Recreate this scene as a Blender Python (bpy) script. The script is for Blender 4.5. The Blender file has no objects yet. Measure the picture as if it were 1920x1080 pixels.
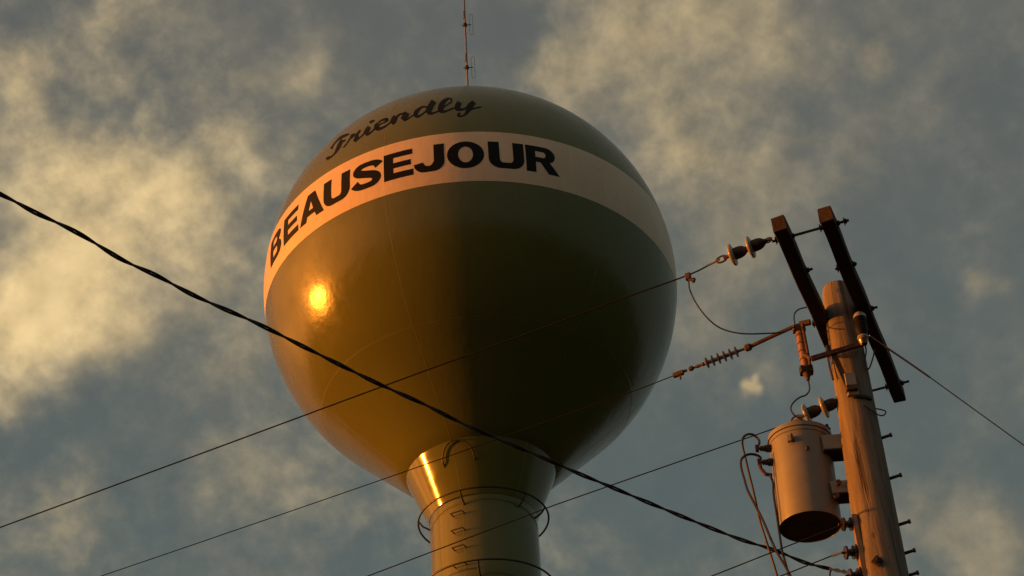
import bpy, bmesh, math, random
from mathutils import Vector, Matrix, Quaternion
from mathutils.geometry import tessellate_polygon

S = bpy.context.scene
COL = S.collection
RAD = math.radians
random.seed(7)

# ------------------------------------------------------------------ camera
W, H, F = 1920.0, 1080.0, 3600.0
PITCH, ROLL = RAD(37.892), RAD(-4.135)
CAM = Vector((0, 0, 1.6))
FW = Vector((0, math.cos(PITCH), math.sin(PITCH)))
_rt = Vector((1, 0, 0)); _up = _rt.cross(FW)
RT = math.cos(ROLL) * _rt + math.sin(ROLL) * _up
UP = -math.sin(ROLL) * _rt + math.cos(ROLL) * _up
cd = bpy.data.cameras.new('camera')
cam = bpy.data.objects.new('camera', cd); COL.objects.link(cam)
m = Matrix((RT, UP, -FW)).transposed().to_4x4(); m.translation = CAM
cam.matrix_world = m
cd.sensor_width = 36.0; cd.lens = 36.0 * F / W
cd.clip_start = 0.1; cd.clip_end = 20000
S.camera = cam

# surveying helpers: where the line of sight through a spot of the photograph meets a real plane
def ray(x, y): return FW + RT * ((x - W / 2) / F) - UP * ((y - H / 2) / F)
def at_depth(x, y, d): return CAM + ray(x, y) * d
def at_z(x, y, z):
    r = ray(x, y); return CAM + r * ((z - CAM.z) / r.z)
def at_y(x, y, Y):
    r = ray(x, y); return CAM + r * ((Y - CAM.y) / r.y)

# ------------------------------------------------------------------ light
SUN_EL, SUN_AZ = RAD(1.4), RAD(-91.5)           # azimuth clockwise from +Y
SUN = Vector((math.sin(SUN_AZ) * math.cos(SUN_EL), math.cos(SUN_AZ) * math.cos(SUN_EL), math.sin(SUN_EL)))
ld = bpy.data.lights.new('sun', 'SUN'); ld.energy = 4.0; ld.angle = RAD(0.53); ld.color = (1.0, 0.28, 0.022)
sun = bpy.data.objects.new('sun', ld); COL.objects.link(sun)
sun.rotation_euler = SUN.to_track_quat('Z', 'Y').to_euler()

S.view_settings.view_transform = 'Standard'; S.view_settings.look = 'None'
S.view_settings.exposure = 0.2; S.view_settings.gamma = 1.0; S.view_settings.use_curve_mapping = False

class NT:
    """small helper around a node tree"""
    def __init__(s, t): s.t = t; s.n = t.nodes; s.l = t.links
    def new(s, kind, **kw):
        n = s.n.new(kind)
        for k, v in kw.items(): setattr(n, k, v)
        return n
    def put(s, sock, v):
        if hasattr(v, 'is_output'): s.l.new(v, sock)
        elif v is not None: sock.default_value = v
    def math(s, op, a, b=None, c=None, clamp=False):
        n = s.new('ShaderNodeMath', operation=op, use_clamp=clamp)
        for i, v in enumerate((a, b, c)):
            if v is not None: s.put(n.inputs[i], v)
        return n.outputs[0]
    def vec(s, op, a, b=None, scale=None):
        n = s.new('ShaderNodeVectorMath', operation=op)
        s.put(n.inputs[0], a)
        if b is not None: s.put(n.inputs[1], b)
        if scale is not None: s.put(n.inputs['Scale'], scale)
        return n.outputs['Value'] if op in ('DOT_PRODUCT', 'LENGTH', 'DISTANCE') else n.outputs['Vector']
    def noise(s, v, scale, detail=6, rough=0.55, dist=0.0, lac=2.0):
        n = s.new('ShaderNodeTexNoise'); s.put(n.inputs['Vector'], v)
        n.inputs['Scale'].default_value = scale; n.inputs['Detail'].default_value = detail
        n.inputs['Roughness'].default_value = rough; n.inputs['Distortion'].default_value = dist
        n.inputs['Lacunarity'].default_value = lac
        return n.outputs['Fac']
    def range(s, v, a, b, c=0.0, d=1.0, smooth=False):
        n = s.new('ShaderNodeMapRange'); n.interpolation_type = 'SMOOTHSTEP' if smooth else 'LINEAR'
        s.put(n.inputs[0], v)
        for i, x in enumerate((a, b, c, d)): s.put(n.inputs[i + 1], x)
        return n.outputs[0]
    def mix(s, f, a, b, blend='MIX'):
        n = s.new('ShaderNodeMix', data_type='RGBA', blend_type=blend); n.clamp_factor = True
        s.put(n.inputs[0], f); s.put(n.inputs[6], a); s.put(n.inputs[7], b)
        return n.outputs[2]

def c4(c): return (c[0], c[1], c[2], 1.0)

# ------------------------------------------------------------------ sky: Nishita plus drifting evening cloud
wd = bpy.data.worlds.new('World'); S.world = wd; wd.use_nodes = True
t = NT(wd.node_tree); t.n.clear()
out = t.new('ShaderNodeOutputWorld'); bg = t.new('ShaderNodeBackground')
t.l.new(bg.outputs[0], out.inputs[0])
STR = 0.1
bg.inputs['Strength'].default_value = STR
sky = t.new('ShaderNodeTexSky', sky_type='NISHITA', sun_disc=False)
sky.sun_elevation = SUN_EL; sky.sun_rotation = SUN_AZ; sky.altitude = 200
sky.air_density = 1.3; sky.dust_density = 2.0; sky.ozone_density = 1.0
D = t.new('ShaderNodeTexCoord').outputs['Generated']
sep = t.new('ShaderNodeSeparateXYZ'); t.l.new(D, sep.inputs[0])
zc = t.math('MAXIMUM', sep.outputs[2], 0.06)
pl = t.vec('DIVIDE', D, None)
cmb = t.new('ShaderNodeCombineXYZ')
for i in range(3): t.l.new(zc, cmb.inputs[i])
t.l.new(cmb.outputs[0], pl.node.inputs[1])
# warp the cloud sheet so that its shapes run like wind-drawn cloud
w1 = t.new('ShaderNodeTexNoise'); t.l.new(pl, w1.inputs['Vector']); w1.inputs['Scale'].default_value = 3.0; w1.inputs['Detail'].default_value = 4
wv = t.vec('SCALE', t.vec('SUBTRACT', w1.outputs['Color'], (0.5, 0.5, 0.5)), None, 0.16)
plw = t.vec('ADD', pl, wv)
wd2 = t.new('ShaderNodeTexNoise'); t.l.new(D, wd2.inputs['Vector']); wd2.inputs['Scale'].default_value = 14.0; wd2.inputs['Detail'].default_value = 4; wd2.inputs['Roughness'].default_value = 0.5
Dw = t.vec('ADD', D, t.vec('SCALE', t.vec('SUBTRACT', wd2.outputs['Color'], (0.5, 0.5, 0.5)), None, 0.07))
mixv = t.vec('ADD', t.vec('ADD', t.vec('SCALE', D, None, 0.72), t.vec('SCALE', Dw, None, 0.13)), t.vec('SCALE', pl, None, 0.07))     # mostly billows, slightly drawn out by perspective
n_big = t.noise(mixv, 12.0, 3, 0.5)
n_mid = t.noise(mixv, 30.0, 7, 0.55)
patch = t.range(t.noise(D, 7.0, 2, 0.5), 0.36, 0.62, 0.45, 1.45)      # some of the sheet is smooth, some broken up
n_fine = t.noise(mixv, 120.0, 5, 0.55)
n_lit = t.noise(t.vec('ADD', mixv, tuple(SUN * 0.010)), 30.0, 7, 0.55)
relief = t.math('SUBTRACT', n_mid, n_lit)
BLOBS = [(40,620,190,.75),(150,560,150,.55),(330,430,200,.42),(230,290,160,.38),(60,330,130,.35),(30,150,130,.40),(240,60,120,.15),(530,140,90,.38),(430,280,100,.2),
         (1150,60,170,.50),(1380,40,220,.52),(1050,140,90,.35),(1270,240,150,.32),(1420,340,140,.24),(1350,500,120,.25),(1680,80,50,.5),(1700,190,60,.22),(1398,722,26,.75),(1424,736,24,.85),(1428,706,16,.5),(1450,690,70,.22),(1370,765,60,.18),(110,440,150,.32),(270,390,150,.20),
         (1830,548,44,.45),(1830,1035,110,.48),(1750,930,70,.22),(480,900,130,.20),(170,980,120,.26),(430,620,120,.12),(1290,610,90,.16),(1600,250,150,.10),
         (760,60,150,-.12),(100,810,120,-.10),(1750,400,190,-.18),(1200,900,260,-.22),(1750,700,160,-.15),(950,60,90,-.25),(60,60,90,-.05)]
acc = None
for bx, by, br, bw in BLOBS:
    d = ray(bx, by).normalized()
    q = t.vec('DISTANCE', Dw, tuple(d))
    v = t.range(q, 0.0, br * 1.25 / F, bw, 0.0, smooth=True)
    acc = v if acc is None else t.math('ADD', acc, v)
dens = t.math('ADD', acc, t.math('MULTIPLY', t.math('SUBTRACT', n_big, 0.5), 0.65))
dens = t.math('ADD', dens, t.math('MULTIPLY', t.math('MULTIPLY', t.math('SUBTRACT', n_mid, 0.5), 0.68), patch))
dens = t.math('ADD', dens, t.math('MULTIPLY', t.math('SUBTRACT', n_fine, 0.5), 0.15))
dens = t.math('ADD', dens, 0.10)
cover = t.range(dens, -0.28, 0.86, 0.0, 1.0, smooth=True)
left = tuple(SUN)
toward = t.range(t.vec('DOT_PRODUCT', D, left), -0.25, 0.42, 0.0, 1.0)     # cloud nearer the sun is lit warmer
ccol = t.mix(toward, c4((0.285,0.23,0.14)), c4((0.82,0.60,0.29)))
thin = t.mix(t.range(dens, 0.0, 0.9, 0.0, 1.0), c4((0.155,0.150,0.125)), ccol)
K = 1.0 / STR
thin = t.vec('SCALE', thin, None, t.math('ADD', 1.0, t.math('MULTIPLY', relief, 0.9)))
thin = t.vec('SCALE', thin, None, K)
base = t.mix(1.0, sky.outputs[0], c4((1.0,0.85,0.75)), 'MULTIPLY')
hz = t.vec('SCALE', t.mix(t.range(sep.outputs[2], 0.45, 0.78, 0.0, 1.0), c4((0.083,0.121,0.124)), c4((0.120,0.122,0.116))), None, K)
base = t.mix(0.8, base, hz)
skyc = t.mix(cover, base, thin)
# the glow round the setting sun
sd = t.vec('DISTANCE', D, tuple(SUN))
gl = t.range(sd, 0.0, 1.10, 1.0, 0.0, smooth=True)
gl = t.math('POWER', gl, 1.35)
gn = t.range(t.noise(D, 9.0, 5, 0.6), 0.35, 0.65, 0.1, 1.5)
gl = t.math('MULTIPLY', gl, gn)
glow = t.vec('SCALE', (1.0, 0.30, 0.03), None, t.math('MULTIPLY', gl, K * 5.0))
skyc = t.vec('ADD', skyc, glow)
t.l.new(skyc, bg.inputs['Color'])

# ------------------------------------------------------------------ materials
def mat(name, col, rough=0.6, metal=0.0, var=0.15, scale=6.0, bump=0.0, bscale=None, coat=0.0, stretch=None, dark=None, spec=0.5):
    """principled material whose colour and gloss vary with noise in the object's own space"""
    m = bpy.data.materials.new(name); m.use_nodes = True
    t = NT(m.node_tree); b = t.n['Principled BSDF']
    v = t.new('ShaderNodeTexCoord').outputs['Object']
    if stretch: v = t.vec('MULTIPLY', v, stretch)
    n = t.noise(v, scale, 6, 0.6)
    lo = tuple(x * (1 - var) for x in col) if dark is None else dark
    hi = tuple(min(1, x * (1 + var)) for x in col)
    t.put(b.inputs['Base Color'], t.mix(t.range(n, 0.3, 0.7), c4(lo), c4(hi)))
    t.put(b.inputs['Roughness'], t.range(t.noise(v, scale * 2.3, 4), 0.3, 0.7, max(0.03, rough - 0.08), min(1, rough + 0.08)))
    b.inputs['Metallic'].default_value = metal
    b.inputs['Specular IOR Level'].default_value = spec
    b.inputs['Coat Weight'].default_value = coat; b.inputs['Coat Roughness'].default_value = 0.15
    if bump:
        bn = t.new('ShaderNodeBump'); bn.inputs['Distance'].default_value = bump; bn.inputs['Strength'].default_value = 1.0
        t.put(bn.inputs['Height'], t.noise(v, bscale or scale * 2, 5, 0.6)); t.l.new(bn.outputs[0], b.inputs['Normal'])
    return m

def tank_paint(name, col, rough, var=0.06, dish=0.006, ripple=0.0095):
    """gloss tank enamel: plate seams stand proud, plates dish slightly, dirt runs down"""
    m = bpy.data.materials.new(name); m.use_nodes = True
    t = NT(m.node_tree); b = t.n['Principled BSDF']
    o = t.new('ShaderNodeTexCoord').outputs['Object']
    s = t.new('ShaderNodeSeparateXYZ'); t.l.new(o, s.inputs[0])
    lon = t.math('ARCTAN2', s.outputs[0], t.math('MULTIPLY', s.outputs[1], -1.0))
    rr = t.vec('LENGTH', t.vec('MULTIPLY', o, (1, 1, 0)))
    lat = t.math('ARCTAN2', s.outputs[2], rr)
    step = RAD(60.0)
    ph = t.math('ADD', t.math('DIVIDE', t.math('ADD', lon, RAD(19.5)), step), 20.0)
    fr = t.math('ABSOLUTE', t.math('SUBTRACT', t.math('FRACT', t.math('ADD', ph, 0.5)), 0.5))
    dm = t.math('MULTIPLY', t.math('MULTIPLY', fr, step), rr)                 # metres from a meridian seam
    seam = t.range(dm, 0.0, 0.035, 1.0, 0.0, smooth=True)
    for L in (-44.0, 62.0):
        dl = t.math('MULTIPLY', t.math('ABSOLUTE', t.math('SUBTRACT', lat, RAD(L))), 6.0)
        seam = t.math('MAXIMUM', seam, t.range(dl, 0.0, 0.04, 1.0, 0.0, smooth=True))
    cmb = t.new('ShaderNodeCombineXYZ')
    t.put(cmb.inputs[0], t.math('MULTIPLY', lon, 14.0)); t.put(cmb.inputs[1], t.math('MULTIPLY', lat, 1.2))
    streak = t.noise(cmb.outputs[0], 3.0, 6, 0.6)
    blot = t.noise(o, 0.9, 6, 0.6)
    f = t.math('ADD', t.math('MULTIPLY', t.range(streak, 0.3, 0.7), 0.5), t.math('MULTIPLY', t.range(blot, 0.3, 0.7), 0.5))
    colr = t.mix(f, c4([x * (1 - var) for x in col]), c4([x * (1 + var) for x in col]))
    colr = t.mix(t.math('MULTIPLY', seam, 0.035), colr, c4([min(1, x * 1.5 + 0.03) for x in col]))
    t.put(b.inputs['Base Color'], colr)
    t.put(b.inputs['Roughness'], t.math('ADD', t.range(t.noise(o, 2.2, 6, 0.65), 0.3, 0.7, rough - 0.04, rough + 0.07), t.math('MULTIPLY', seam, 0.2)))
    h = t.math('ADD', t.math('MULTIPLY', seam, 0.0016), t.math('MULTIPLY', t.noise(o, 0.75, 4, 0.5), dish))
    h = t.math('ADD', h, t.math('MULTIPLY', t.noise(o, 1.9, 7, 0.6), ripple))
    b.inputs['Specular IOR Level'].default_value = 0.46
    bn = t.new('ShaderNodeBump'); bn.inputs['Distance'].default_value = 1.0; bn.inputs['Strength'].default_value = 1.0
    t.put(bn.inputs['Height'], h); t.l.new(bn.outputs[0], b.inputs['Normal'])
    return m

M = {}
M['greenstem'] = tank_paint('green_stem_enamel', (0.132,0.146,0.036), 0.12, dish=0.0, ripple=0.0003)
M['green'] = tank_paint('green_tank_enamel', (0.132,0.146,0.036), 0.185)
M['cream'] = tank_paint('cream_band_enamel', (0.79, 0.62, 0.42), 0.30, var=0.10)
M['black'] = mat('black_sign_paint', (0.006, 0.006, 0.007), 0.6, spec=0.15)
M['railing'] = mat('green_painted_rail', (0.03, 0.035, 0.02), 0.5)
M['mast'] = mat('weathered_mast_steel', (0.20, 0.19, 0.18), 0.55, 0.3, scale=3)
M['darkglaze'] = mat('dark_brown_glaze', (0.03, 0.018, 0.02), 0.25, scale=12, coat=0.4)
M['soot'] = mat('black_rubber_housing', (0.006, 0.005, 0.005), 0.6, scale=12, spec=0.2)
M['steel'] = mat('galvanised_steel', (0.30, 0.29, 0.27), 0.5, 0.6, var=0.25, scale=30)
M['rust'] = mat('rusty_steel', (0.085, 0.045, 0.035), 0.75, 0.2, var=0.4, scale=40, bump=0.001)
M['dark'] = mat('dark_iron', (0.03, 0.027, 0.025), 0.6, 0.3, scale=40)
M['porcelain'] = mat('brown_porcelain', (0.26, 0.15, 0.10), 0.25, scale=12, coat=0.5)
M['greyglaze'] = mat('grey_porcelain', (0.34, 0.33, 0.30), 0.25, scale=12, coat=0.5)
M['polymer'] = mat('grey_polymer', (0.16, 0.15, 0.15), 0.5, scale=20)
M['rubber'] = mat('black_cable_jacket', (0.018, 0.016, 0.015), 0.55, scale=20)
M['wire'] = mat('weathered_wire', (0.010, 0.012, 0.014), 0.8, 0.0, scale=20, spec=0.1)
M['copper'] = mat('brown_tap_wire', (0.70, 0.36, 0.28), 0.55, 0.2, scale=20)
M['cable'] = mat('plum_brown_cable', (0.03, 0.018, 0.026), 0.45, scale=20)
M['tankgrey'] = mat('grey_transformer_paint', (0.235, 0.225, 0.195), 0.42, var=0.12, scale=5, coat=0.15)
M['arm'] = mat('creosoted_timber', (0.034, 0.016, 0.010), 0.85, var=0.45, scale=9, bump=0.004, bscale=26, stretch=(3.0, 0.6, 3.0))
M['strip'] = mat('bleached_timber', (0.27, 0.18, 0.12), 0.8, var=0.25, scale=9, bump=0.002, stretch=(6, 6, .5))

def pole_wood():
    m = bpy.data.materials.new('weathered_pole_timber'); m.use_nodes = True
    t = NT(m.node_tree); b = t.n['Principled BSDF']
    o = t.new('ShaderNodeTexCoord').outputs['Object']
    g = t.vec('MULTIPLY', o, (1, 1, 0.07))
    grain = t.noise(g, 26.0, 7, 0.65, 0.4)
    broad = t.noise(t.vec('MULTIPLY', o, (1, 1, 0.25)), 7.0, 5, 0.6)
    crack = t.range(t.noise(t.vec('MULTIPLY', o, (1, 1, 0.035)), 20.0, 3, 0.5), 0.645, 0.70, 0.0, 1.0, smooth=True)
    vor = t.new('ShaderNodeTexVoronoi'); t.put(vor.inputs['Vector'], t.vec('MULTIPLY', o, (1, 1, 0.55))); vor.inputs['Scale'].default_value = 7.0
    knot = t.range(vor.outputs['Distance'], 0.05, 0.11, 1.0, 0.0, smooth=True)
    c = t.mix(t.range(grain, 0.32, 0.68), c4((0.145, 0.115, 0.092)), c4((0.29, 0.24, 0.19)))
    c = t.mix(t.math('MULTIPLY', t.range(broad, 0.4, 0.7), 0.6), c, c4((0.20, 0.175, 0.145)))
    c = t.mix(t.math('MULTIPLY', crack, 0.6), c, c4((0.06, 0.035, 0.02)))
    c = t.mix(t.math('MULTIPLY', knot, 0.6), c, c4((0.10, 0.05, 0.03)))
    fleck = t.range(t.noise(t.vec('MULTIPLY', o, (1, 1, 0.45)), 60.0, 3, 0.6), 0.66, 0.72, 0.0, 0.8, smooth=True)
    c = t.mix(fleck, c, c4((0.045, 0.03, 0.022)))
    t.put(b.inputs['Base Color'], c); b.inputs['Roughness'].default_value = 0.85; b.inputs['Specular IOR Level'].default_value = 0.2
    h = t.math('SUBTRACT', t.math('MULTIPLY', grain, 0.006), t.math('MULTIPLY', crack, 0.010))
    bn = t.new('ShaderNodeBump'); bn.inputs['Distance'].default_value = 1.0
    t.put(bn.inputs['Height'], h); t.l.new(bn.outputs[0], b.inputs['Normal'])
    return m
M['pole'] = pole_wood()

def ground_mat():
    m = bpy.data.materials.new('dry_grass_field'); m.use_nodes = True
    t = NT(m.node_tree); b = t.n['Principled BSDF']
    o = t.new('ShaderNodeTexCoord').outputs['Object']
    a = t.noise(o, 0.08, 8, 0.6); f = t.noise(o, 3.0, 6, 0.7)
    c = t.mix(t.range(a, 0.35, 0.65), c4((0.028, 0.032, 0.014)), c4((0.050, 0.045, 0.022)))
    c = t.mix(t.math('MULTIPLY', t.range(f, 0.3, 0.7), 0.5), c, c4((0.02, 0.024, 0.010)))
    t.put(b.inputs['Base Color'], c); b.inputs['Roughness'].default_value = 0.95; b.inputs['Specular IOR Level'].default_value = 0.1
    bn = t.new('ShaderNodeBump'); bn.inputs['Distance'].default_value = 0.05
    t.put(bn.inputs['Height'], f); t.l.new(bn.outputs[0], b.inputs['Normal'])
    return m
M['ground'] = ground_mat()

# ------------------------------------------------------------------ mesh helpers
def frame(d):
    d = d.normalized(); a = Vector((0, 0, 1)) if abs(d.z) < 0.9 else Vector((1, 0, 0))
    x = a.cross(d).normalized(); return x, d.cross(x), d

class MB:
    """collects shapes given in world coordinates, links them as ONE mesh object"""
    def __init__(s): s.v = []; s.f = []
    def ringed(s, rings, close=False, caps=True):
        n = len(rings[0]); b = len(s.v)
        for r in rings: s.v += [Vector(p) for p in r]
        k = len(rings)
        for i in range(k if close else k - 1):
            for j in range(n):
                a0 = b + i * n + j; a1 = b + i * n + (j + 1) % n
                i2 = (i + 1) % k
                s.f.append((a0, a1, b + i2 * n + (j + 1) % n, b + i2 * n + j))
        if caps and not close:
            s.f.append(tuple(b + j for j in reversed(range(n))))
            s.f.append(tuple(b + (k - 1) * n + j for j in range(n)))
        return s
    def tube(s, pts, r, n=8, close=False):
        pts = [Vector(p) for p in pts]; N = len(pts); rings = []
        rs = r if isinstance(r, (list, tuple)) else [r] * N
        prev = None
        for i, p in enumerate(pts):
            if close: d = pts[(i + 1) % N] - pts[i - 1]
            else: d = pts[min(i + 1, N - 1)] - pts[max(i - 1, 0)]
            d.normalize()
            if prev is None: x, y, _ = frame(d)
            else:
                x = (prev - d * prev.dot(d)).normalized(); y = d.cross(x)
            prev = x
            rings.append([p + (x * math.cos(a) + y * math.sin(a)) * rs[i] for a in (2 * math.pi * k / n for k in range(n))])
        return s.ringed(rings, close)
    def lathe(s, p0, d, prof, n=24):
        """prof: (distance along d, radius)"""
        x, y, d = frame(Vector(d)); p0 = Vector(p0)
        rings = [[p0 + d * t + (x * math.cos(a) + y * math.sin(a)) * max(r, 1e-4) for a in (2 * math.pi * k / n for k in range(n))] for t, r in prof]
        return s.ringed(rings)
    def box(s, c, ax, ay, az, sx, sy, sz, bev=0.0):
        """box of full sizes sx, sy, sz along unit axes, with its long edges chamfered by bev"""
        c = Vector(c)
        hx, hy, hz = sx / 2, sy / 2, sz / 2
        if bev:
            prof = [(-hx + bev, -hy), (hx - bev, -hy), (hx, -hy + bev), (hx, hy - bev), (hx - bev, hy), (-hx + bev, hy), (-hx, hy - bev), (-hx, -hy + bev)]
        else: prof = [(-hx, -hy), (hx, -hy), (hx, hy), (-hx, hy)]
        return s.ringed([[c + ax * u + ay * v + az * w for u, v in prof] for w in (-hz, hz)])
    def build(s, name, material, parent=None, origin=None, smooth=True, angle=35, subdiv=None):
        me = bpy.data.meshes.new(name)
        o = Vector(origin) if origin is not None else (parent_loc(parent) if parent else (s.v[0].copy() if s.v else Vector()))
        me.from_pydata([tuple(v - o) for v in s.v], [], s.f)
        bm = bmesh.new(); bm.from_mesh(me); bmesh.ops.recalc_face_normals(bm, faces=bm.faces); bm.to_mesh(me); bm.free()
        if smooth:
            for p in me.polygons: p.use_smooth = True
            me.set_sharp_from_angle(angle=RAD(angle))
        me.materials.append(M[material]); me.update()
        ob = bpy.data.objects.new(name, me); COL.objects.link(ob)
        if parent: ob.parent = parent; ob.location = o - parent_loc(parent)
        else: ob.location = o
        return ob
def parent_loc(p):
    l = Vector(p.location)
    while p.parent: p = p.parent; l += Vector(p.location)
    return l
def tag(o, label=None, cat=None, group=None, kind=None):
    if label: o['label'] = label
    if cat: o['category'] = cat
    if group: o['group'] = group
    if kind: o['kind'] = kind
    return o
def thing(name, loc, label, cat, group=None):
    o = bpy.data.objects.new(name, None); COL.objects.link(o); o.location = Vector(loc); o.empty_display_size = 0.3
    return tag(o, label, cat, group)
def copy_tree(o, parent=None):
    c = o.copy(); COL.objects.link(c)
    if parent: c.parent = parent
    for ch in list(o.children): copy_tree(ch, c)
    return c
def smoothline(P, n=6):
    P = [Vector(p) for p in P]; E = [2 * P[0] - P[1]] + P + [2 * P[-1] - P[-2]]; Q = []
    for i in range(1, len(E) - 2):
        a, b, c, d = E[i - 1:i + 3]
        for k in range(n):
            u = k / n
            Q.append(0.5 * ((2 * b) + (c - a) * u + (2 * a - 5 * b + 4 * c - d) * u * u + (3 * b - a - 3 * c + d) * u ** 3))
    return Q + [P[-1]]

# ================================================================== the ground
g = bmesh.new()
bmesh.ops.create_grid(g, x_segments=40, y_segments=40, size=6000)
me = bpy.data.meshes.new('ground'); g.to_mesh(me); g.free(); me.materials.append(M['ground'])
gr = bpy.data.objects.new('ground', me); COL.objects.link(gr); tag(gr, kind='structure')

# ================================================================== water tower
TC = Vector((-1.208, 44.299, 36.027)); R = 6.0
tower = thing('water_tower', (TC.x, TC.y, 0), 'round green water tower with a cream band lettered BEAUSEJOUR, on a slim stem', 'water tower')
def revolve(prof, n=192, caps=True):
    mb = MB()
    mb.ringed([[TC + Vector((r * math.sin(a), -r * math.cos(a), z)) for a in (2 * math.pi * k / n for k in range(n))] for r, z in prof], caps=caps)
    return mb
TH = RAD(44)
prof = [(r, -6 / math.cos(TH) + r * math.tan(TH)) for r in (1.7, 2.3, 2.9, 3.5, 4.05)]
prof += [(R * math.cos(RAD(l)), R * math.sin(RAD(l))) for l in [-46 + 1.5 * k for k in range(91)] if l < 89.6] + [(0.02, R)]
revolve(prof).build('tank', 'green', tower, TC, angle=60)
L0, L1 = -8.45, 8.48
rings = [((R + 0.003) * math.cos(RAD(l)), (R + 0.003) * math.sin(RAD(l))) for l in [L0 + (L1 - L0) * k / 16 for k in range(17)]]
stripe = MB()
stripe.ringed([[TC + Vector((r * math.sin(a), -r * math.cos(a), z)) for a in (2 * math.pi * k / 240 for k in range(240))] for r, z in
               [(R * math.cos(RAD(L0)) - .002, R * math.sin(RAD(L0)))] + rings + [(R * math.cos(RAD(L1)) - .002, R * math.sin(RAD(L1)))]], caps=False)
band = stripe.build('painted_band', 'cream', tower, TC, angle=60)
revolve([(1.60, -6.15), (1.97, -6.30), (2.03, -6.33), (2.03, -6.385)] + [(2.03 - (2.03 - 1.452) * k / 10, -6.385 - 1.40 * k / 10) for k in range(1, 11)] + [(1.447, -7.80)], 160).build('flare', 'greenstem', tower, TC, angle=14)
revolve([(1.445, -7.70), (1.44, -10), (1.44, -16), (1.44, -30.5), (1.55, -32.0), (2.0, -33.8), (2.9, -35.4), (3.3, -36.03)], 128).build('stem', 'greenstem', tower, TC, angle=50)
revolve([(3.3, -36.03), (3.6, -36.03), (3.6, -35.85), (3.2, -35.85)], 64).build('foundation', 'steel', tower, TC)

def sph(lon, lat, rad):
    lo, la = RAD(lon), RAD(lat)
    return TC + Vector((math.sin(lo) * math.cos(la), -math.cos(lo) * math.cos(la), math.sin(la))) * rad

# ---- lettering: heavy wide capitals, cut as flat outlines, laid on the sphere
def arc(cx, cy, rx, ry, a0, a1, n=10):
    return [(cx + rx * math.cos(RAD(a0 + (a1 - a0) * k / n)), cy + ry * math.sin(RAD(a0 + (a1 - a0) * k / n))) for k in range(n + 1)]
V, T = 0.31, 0.21
GL = {}
GL['B'] = [[(0, 0), (.62, 0)] + arc(.64, .285, .36, .285, -90, 60) + [(.80, .52)] + arc(.60, .765, .345, .235, -20, 90) + [(0, 1)],
           [(V, .19), (V, .42)] + arc(.585, .305, .085, .115, 90, -90, 6), [(V, .60), (V, .81)] + arc(.555, .705, .08, .105, 90, -90, 6)]
GL['E'] = [[(0, 0), (1, 0), (1, T + .01), (V + .02, T + .01), (V + .02, .395), (.93, .395), (.93, .595), (V + .02, .595), (V + .02, .79), (.98, .79), (.98, 1), (0, 1)]]
GL['A'] = [[(0, 0), (.29, 0), (.345, .17), (.655, .17), (.71, 0), (1, 0), (.655, 1), (.345, 1)], [(.41, .36), (.50, .68), (.59, .36)]]
GL['U'] = [[(0, 1), (0, .40)] + arc(.33, .36, .33, .36, 180, 270) + arc(.67, .36, .33, .36, 270, 360) + [(1, .40), (1, 1), (.69, 1), (.69, .42)] + arc(.60, .36, .09, .15, 0, -90, 5) + arc(.40, .36, .09, .15, -90, -180, 5) + [(.31, .42), (.31, 1)]]
GL['J'] = [[(1, 1), (1, .36)] + arc(.64, .33, .36, .33, 0, -90) + arc(.36, .33, .36, .33, -90, -180, 8) + [(.30, .37)] + arc(.475, .33, .15, .12, 200, 340, 8) + [(.66, .38), (.66, 1)]]
GL['O'] = [arc(.5, .5, .5, .51, 0, 360, 44)[:-1], arc(.5, .5, .20, .30, 0, 360, 30)[:-1]]
GL['R'] = [[(0, 0), (.31, 0), (.31, .38), (.46, .38), (.71, 0), (1.08, 0), (.765, .43)] + arc(.66, .70, .30, .30, -58, 90) + [(0, 1)],
           [(.31, .57), (.31, .80)] + arc(.56, .685, .09, .115, 90, -90, 6)]
def s_glyph():
    # centre line of an S with its thickness: 0.21 on the bowls, heavier on the spine
    P = [(.93, .72, .30), (.87, .80, .27), (.74, .875, .215), (.5, .90, .20), (.27, .87, .23), (.17, .74, .30), (.25, .62, .28), (.5, .52, .27), (.75, .42, .28), (.84, .28, .30), (.73, .13, .23), (.5, .10, .20), (.26, .125, .215), (.13, .21, .27), (.07, .29, .30)]
    Q = smoothline([Vector(p) for p in P], 4); A, B = [], []
    for i, q in enumerate(Q):
        d = (Q[min(i + 1, len(Q) - 1)] - Q[max(i - 1, 0)]); d.z = 0; d.normalize()
        w = q.z / 2; n = Vector((-d.y, d.x, 0))
        A.append((q.x + n.x * w, q.y + n.y * w)); B.append((q.x - n.x * w, q.y - n.y * w))
    return A, B
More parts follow.
